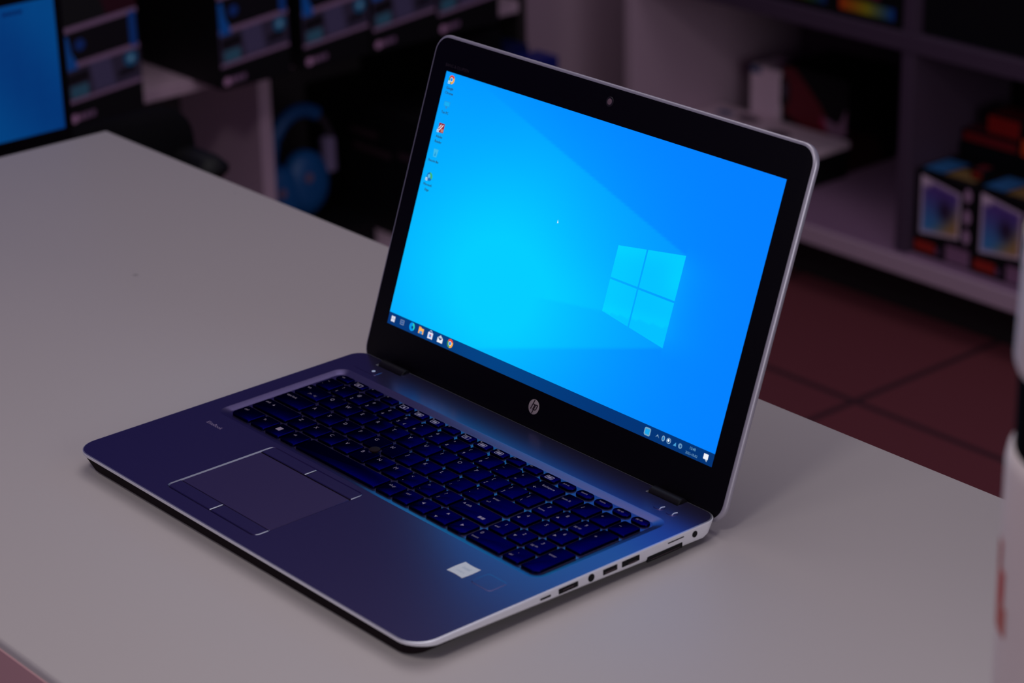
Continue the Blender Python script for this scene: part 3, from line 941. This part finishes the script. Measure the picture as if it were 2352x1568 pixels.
# headset standing in the left shelf
hs = thing('headset', 'blue and black headset beside the pale partition, under the row of black boxes', 'headset', (-1640, 1345, -600))
q = MB()
hx, hy, hz = -1640.0, 1356.0, -492.0
pts = [(hx, hy + 60 * cos(radians(a)), hz + 76 * sin(radians(a))) for a in range(58, 196, 6)]
q.tube(pts, [12] * len(pts), 12)
q.build('headband', mat('blue_plastic', (8, 78, 140), .5), hs, angle=60)
q = MB()
pts = [(hx, hy + 60 * cos(radians(a)), hz + 76 * sin(radians(a))) for a in range(-8, 60, 6)]
q.tube(pts, [7] * len(pts), 10)
q.build('headband_arm', mat('dark_grey_plastic', (44, 34, 46), .5), hs, angle=60)
def cup(y, z, name):
    q = MB()
    prof = [(40, 0), (46, 6), (47, 22), (40, 32), (24, 36), (.02, 36)]
    lp = []
    for r, t in prof:
        lp.append([(hx - 14 + t, y + r * .9 * cos(2 * pi * i / 28), z + r * 1.15 * sin(2 * pi * i / 28)) for i in range(28)])
    q.loft(lp, True, False)
    o = q.build(name, mat('blue_plastic'), hs, angle=60)
    MB().cyl((hx + 22, y - 6, z + 14), 'x', 8, 2, 16).build('cup_badge', mat('grey_badge', (110, 90, 120), .4), o)
cup(1358, -534, 'ear_cup'); cup(1306, -548, 'ear_cup')
q = MB().rbox(hx - 6, 1394, -525, hx + 16, 1415, -468, 6, 3)
q.build('yoke', mat('pale_plastic', (120, 104, 140), .5), hs)
tag(MB().box(-1760, 1268, -638, -1566, 1440, -600, 1).build('carton', M_black, org=(-1660, 1350, -638)),
    'flat black carton under the blue headset in the left shelf', 'box')

# black cartons with faint lettering in the left shelf
def dark_carton(x0, y0, z0, x1, y1, z1, label, strips=True):
    t = thing('dark_carton', label, 'box', ((x0 + x1) / 2, (y0 + y1) / 2, z0), 'black cartons in the left shelf')
    MB().box(x0, y0, z0, x1, y1, z1, 1).build('carton', M_black, t)
    if strips:
        for sx, sz, n_ in strips:
            q = MB()
            for i in range(n_):
                q.poly([(sx + i * 9, y0 - .4, sz), (sx + i * 9 + 7, y0 - .4, sz), (sx + i * 9 + 7, y0 - .4, sz + 11), (sx + i * 9, y0 - .4, sz + 11)], 0, (70, 44, 56))
            q.build('side_lettering', M_print, t, recalc=False)
    return t
dark_carton(-1790, 1480, -638, -1470, 1590, -430, 'black carton with faint lettering, beside the laptop lid', [(-1676, -484, 8), (-1668, -510, 11), (-1550, -502, 7)])
dark_carton(-1790, 1594, -638, -1560, 1706, -340, 'taller plain black carton behind the lettered one, under the shelf', None)
blu = thing('blue_carton', 'dark blue carton behind the top edge of the laptop lid', 'box', (-1550, 1760, -638))
MB().box(-1790, 1712, -638, -1552, 1756, -372, 1).build('carton', mat('blue_card', (0, 10, 70), .5), blu)
MB().box(-1551.5, 1715, -637.6, -1500, 1774, -384, 1).build('carton_flap', mat('blue_card_bright', (0, 16, 110), .5), blu)

# ------------------------------------------------------------------ things in the back shelving
# black carton with red print
bc = thing('printed_carton', 'large black carton with a red printed side in the left bay of the back shelf', 'box', (-1350, 2280, -638))
MB().box(-1430, 2224, -638, -1277, 2350, -474, 1.2).build('carton', M_black, bc)
q = MB()
def F(x, z, k=1):
    return (x, 2224 - .2 * k, z)
q.poly([F(-1428, -480), F(-1400, -476), F(-1340, -530), F(-1290, -590), F(-1278, -612), F(-1300, -612), F(-1420, -560)], 0, (110, 10, 26))
q.add([F(-1424 + 14 * cos(i * pi / 10), -524 + 28 * sin(i * pi / 10), 2) for i in range(20)], [tuple(range(20))], 0, (14, 10, 16))
q.add([F(-1424 + 7 * cos(i * pi / 10), -520 + 15 * sin(i * pi / 10), 3) for i in range(20)], [tuple(range(20))], 0, (80, 62, 84))
q.add([F(-1316 + 20 * cos(i * pi / 10), -612 + 20 * sin(i * pi / 10), 2) for i in range(20)], [tuple(range(20))], 0, (16, 8, 14))
q.add([F(-1310 + 8 * cos(i * pi / 10), -608 + 9 * sin(i * pi / 10), 3) for i in range(20)], [tuple(range(20))], 0, (50, 34, 46))
q.poly([F(-1336, -548, 4), F(-1296, -556, 4), F(-1279, -524, 4), F(-1279, -570, 4), F(-1300, -584, 4), F(-1334, -566, 4)], 0, (150, 110, 136))
q.poly([F(-1340, -552, 5), F(-1330, -550, 5), F(-1322, -574, 5), F(-1336, -566, 5)], 0, (170, 20, 70))
q.poly([F(-1300, -590, 5), F(-1282, -590, 5), F(-1279, -604, 5), F(-1292, -600, 5)], 0, (160, 10, 60))
q.build('front_print', M_print, bc, recalc=False)
q = MB()
q.poly([(-1276.7, 2226, -636), (-1276.7, 2320, -636), (-1276.7, 2300, -590), (-1276.7, 2226, -560)], 0, (44, 14, 8))
q.build('side_print', M_print, bc, recalc=False)

M_white = mat('white_card', (246, 214, 232), .5, noise=.03, nscale=15)
wb = thing('white_carton', 'upright white carton with a blue corner behind the laptop lid', 'box', (-1468, 2256, -638))
MB().box(-1503, 2222, -638, -1433, 2290, -490, 1).build('carton', M_white, wb)
q = MB(); q.poly([(-1502, 2221.6, -503), (-1478, 2221.6, -503), (-1478, 2221.6, -491), (-1502, 2221.6, -491)], 0, (0, 70, 120))
q.build('blue_label', M_print, wb, recalc=False)
wl = thing('white_carton', 'white carton lying flat with dark oval prints on its lid', 'box', (-1400, 2200, -638))
MB().box(-1566, 2112, -638, -1266, 2214, -586, 1).build('carton', M_black, wl)
MB().box(-1570, 2110, -585.8, -1262, 2216, -574, 1).build('lid', M_white, wl)
for ex, ey in ((-1470, 2184), (-1374, 2158)):
    q = MB()
    q.add([(ex + 26 * cos(i * pi / 10), ey + 15 * sin(i * pi / 10), -573.6) for i in range(20)], [tuple(range(20))], 0, (70, 46, 66))
    q.build('oval_print', M_print, wl, recalc=False)
q = MB()
q.poly([(-1540, 2170, -573.5), (-1505, 2170, -573.5), (-1505, 2190, -573.5), (-1540, 2190, -573.5)], 0, (10, 80, 140))
q.build('blue_label', M_print, wl, recalc=False)

# bulb boxes in the right bay
def bulb_box():
    x0, y0, z0 = -952.0, 2020.0, -638.0
    w, d, h = 116.0, 92.0, 138.0
    t = thing('bulb_box', 'black box with a colourful bulb picture, beside the shelf divider', 'box', (x0 + w / 2, y0 + d / 2, z0), 'picture boxes in the right bay')
    MB().box(x0, y0, z0, x0 + w, y0 + d, z0 + h, 1).build('carton', M_black, t)
    q = MB()
    def G(s, v, k=1):
        return (x0 + s, y0 - .2 * k, z0 + v)
    n = 10
    vs, cs = [], []
    for j in range(n + 1):
        for i in range(n + 1):
            a, c = i / n, j / n
            s = 12 + 78 * a
            v = (36 + 8 * a) + ((131 - 14 * a) - (36 + 8 * a)) * c
            border = min(a, 1 - a, c, 1 - c) < .09
            col = mix3((60, 130, 190), (90, 60, 140), smooth01(c * 1.2 - .1))
            col = mix3(col, (170, 130, 80), smooth01(1.6 * a - 1.5 * c - .1))
            col = mix3(col, (40, 16, 40), exp(-((a - .62) / .17) ** 2 - ((c - .5) / .2) ** 2))
            if border or (c > .8 and a < .3):
                col = (210, 180, 205)
            vs.append(G(s, v)); cs.append(col)
    q.add(vs, [(j * (n + 1) + i, j * (n + 1) + i + 1, (j + 1) * (n + 1) + i + 1, (j + 1) * (n + 1) + i) for j in range(n) for i in range(n)], 0, cs)
    for v, r in ((118, 11), (84, 12), (52, 12)):
        q.add([G(104 + 7 * cos(i * pi / 6), v + r * sin(i * pi / 6), 2) for i in range(12)], [tuple(range(12))], 0, (170, 130, 165))
    q.poly([G(4, 8, 2), G(44, 8, 2), G(44, 24, 2), G(4, 24, 2)], 0, (150, 30, 16))
    q.poly([G(46, 8, 2), G(54, 8, 2), G(54, 20, 2), G(46, 20, 2)], 0, (90, 60, 90))
    q.poly([G(66, 4, 2), G(112, 4, 2), G(112, 30, 2), G(66, 30, 2)], 0, (130, 90, 122))
    q.build('front_print', M_print, t, recalc=False)
    q = MB()
    zt = z0 + h + .3
    q.poly([(x0 + 6, y0 + 10, zt), (x0 + 46, y0 + 10, zt), (x0 + 50, y0 + 70, zt), (x0 + 6, y0 + 70, zt)], 0, (40, 100, 160))
    q.build('lid_print', M_print, t, recalc=False)
    q = MB()
    q.poly([(x0 + 50, y0 + 8, zt), (x0 + 108, y0 + 8, zt), (x0 + 104, y0 + 44, zt), (x0 + 54, y0 + 50, zt)], 0, (130, 100, 60))
    q.build('lid_print', M_print, t, recalc=False)
    return t
bb = bulb_box()
dup(bb, (119, -2, 0), 'black box with a colourful bulb picture, partly hidden by the white bottle')

def small_box(name, label, x0, y0, z0, x1, y1, z1, col, group='small boxes on top of the picture boxes'):
    t = thing(name, label, 'box', ((x0 + x1) / 2, (y0 + y1) / 2, z0), group)
    MB().box(x0, y0, z0, x1, y1, z1, .8).build('carton', M_black, t)
    q = MB()
    q.poly([(x0 + 3, y0 - .3, z0 + 3), (x1 - 3, y0 - .3, z0 + 3), (x1 - 3, y0 - .3, z1 - 3), (x0 + 3, y0 - .3, z1 - 3)], 0, col)
    q.poly([(x0 + 3, y0 + 3, z1 + .3), (x1 - 3, y0 + 3, z1 + .3), (x1 - 3, y1 - 3, z1 + .3), (x0 + 3, y1 - 3, z1 + .3)], 0, mix3(col, (60, 20, 60), .5))
    q.build('print', M_print, t, recalc=False)
    return t
# second layer: cartons behind carry the higher boxes
t = thing('dark_carton', 'black carton behind the two picture boxes in the right bay', 'box', (-840, 2200, -638))
MB().box(-950, 2118, -638, -700, 2215, -478, 1).build('carton', M_black, t)
small_box('flat_red_box', 'flat dark red box lying on the black carton behind the picture boxes', -960 + 12, 2122, -477.5, -838, 2200, -458, (120, 14, 20))
small_box('orange_box', 'small orange box lying behind the second picture box, at the bottle', -834, 2120, -477.5, -790, 2180, -446, (220, 70, 10))
small_box('red_box', 'bright red box standing on the flat red one in the right bay', -905, 2126, -457.2, -838, 2180, -424, (150, 16, 6))
small_box('tiny_orange_box', 'tiny dark orange box lying on the seam between the two picture boxes', -862, 2040, -499.2, -838, 2070, -484, (130, 24, 10))
pc = thing('picture_carton', 'black carton with a pale picture high in the right bay, at the frame edge', 'box', (-800, 2290, -638))
MB().box(-960 + 10, 2240, -638, -690, 2330, -345, 1).build('carton', M_black, pc)
q = MB(); q.poly([(-880, 2239.6, -445), (-790, 2239.6, -440), (-790, 2239.6, -370), (-880, 2239.6, -380)], 0, (66, 66, 92))
q.build('front_print', M_print, pc, recalc=False)

# rainbow cartons on the middle board
def rainbow_carton(x0, x1, label, bars, z1):
    t = thing('rainbow_carton', label, 'box', ((x0 + x1) / 2, 2060, -288), 'cartons on the middle board')
    MB().box(x0, 2012, -288, x1, 2130, z1, 1).build('carton', M_black, t)
    q = MB()
    for a, c, z0, zz, c0, c1, c2 in bars:
        n = 8
        vs, cs = [], []
        for i in range(n + 1):
            s = i / n
            col = mix3(c0, c1, s * 2) if s < .5 else mix3(c1, c2, s * 2 - 1)
            xx = a + (c - a) * s
            vs += [(xx, 2011.6, z0), (xx, 2011.6, zz)]; cs += [col, col]
        q.add(vs, [(2 * i, 2 * i + 2, 2 * i + 3, 2 * i + 1) for i in range(n)], 0, cs)
    q.build('front_print', M_print, t, recalc=False)
    return t
rainbow_carton(-1310, -1222, 'black carton with a white base strip on the middle board, above the laptop lid', [(-1276, -1236, -276, -240, (190, 170, 210), (190, 170, 210), (170, 150, 200))], -100)
rainbow_carton(-1220, -1132, 'black carton with a narrow rainbow strip on the middle board', [(-1212, -1140, -276, -262, (120, 60, 10), (60, 90, 40), (10, 50, 120))], -110)
rainbow_carton(-1128, -990, 'black carton with a wide rainbow strip on the middle board, next to the divider',
               [(-1112, -1000, -277, -258, (190, 60, 10), (150, 140, 20), (0, 60, 150)), (-1070, -1030, -250, -236, (150, 20, 40), (120, 40, 60), (120, 40, 60))], -90)
t = thing('dark_carton', 'wide black carton on the middle board, right of the divider', 'box', (-800, 2080, -288))
MB().box(-950, 2020, -288, -560, 2200, 20, 1).build('carton', M_black, t)

# ------------------------------------------------------------------ light
def area(name, loc, target, size, power, col=(1, 1, 1), sy=None, spread=180):
    l = bpy.data.lights.new(name, 'AREA')
    l.energy = power
    l.color = col
    l.shape = 'RECTANGLE'
    l.size = size; l.size_y = sy or size
    o = bpy.data.objects.new(name, l)
    COL.objects.link(o)
    o.location = (loc[0] * .001, loc[1] * .001, (loc[2] + ZT) * .001)
    d = Vector(target) - Vector(loc)
    o.rotation_euler = d.to_track_quat('-Z', 'Y').to_euler()
    l.spread = radians(spread)
    return o
area('ceiling_and_fill_lamp', (900, -1300, 2300), (-600, 1200, -300), .4, 10, (1, .96, .96))
area('ceiling_and_fill_lamp', (150, -1700, 1500), (500, 0, 0), .8, .55, (1, .95, .95), spread=55)  # unseen fill added to brighten the bottle and counter front
area('ceiling_and_fill_lamp', (100, 500, 2000), (0, 500, 0), 1.5, 7, (1, .96, .97))
area('ceiling_and_fill_lamp', (-700, 1000, 2000), (-300, 600, 0), 1.2, 7, (1, .96, .97))
area('window_light', (2300, 100, 350), (300, 150, -60), 1.4, 16, (.96, .97, 1))

w = bpy.data.worlds.new('shop_gloom')
scene.world = w
w.use_nodes = True
w.node_tree.nodes['Background'].inputs['Color'].default_value = (.036, .020, .078, 1)
w.node_tree.nodes['Background'].inputs['Strength'].default_value = 1.0

# ------------------------------------------------------------------ camera
cam = bpy.data.cameras.new('camera')
co = bpy.data.objects.new('camera', cam)
COL.objects.link(co)
Rc = [[0.64994924, 0.7596677, -0.02170175], [0.27911105, -0.26516466, -0.92292184], [-0.70686845, 0.59379515, -0.38437522]]
mw = Matrix(((Rc[0][0], -Rc[1][0], -Rc[2][0], 1388.44884 * .001),
             (Rc[0][1], -Rc[1][1], -Rc[2][1], -764.84729 * .001),
             (Rc[0][2], -Rc[1][2], -Rc[2][2], (719.02149 + ZT) * .001),
             (0, 0, 0, 1)))
co.matrix_world = mw
cam.sensor_width = 36.0
cam.lens = 5645.944 / 2352 * 36.0
cam.clip_start = .05
cam.dof.use_dof = True
cam.dof.focus_distance = 1.68
cam.dof.aperture_fstop = 7.3
scene.camera = co

scene.view_settings.view_transform = 'Standard'
scene.view_settings.look = 'None'
scene.view_settings.exposure = 0
scene.view_settings.gamma = 1
scene.view_settings.use_curve_mapping = False
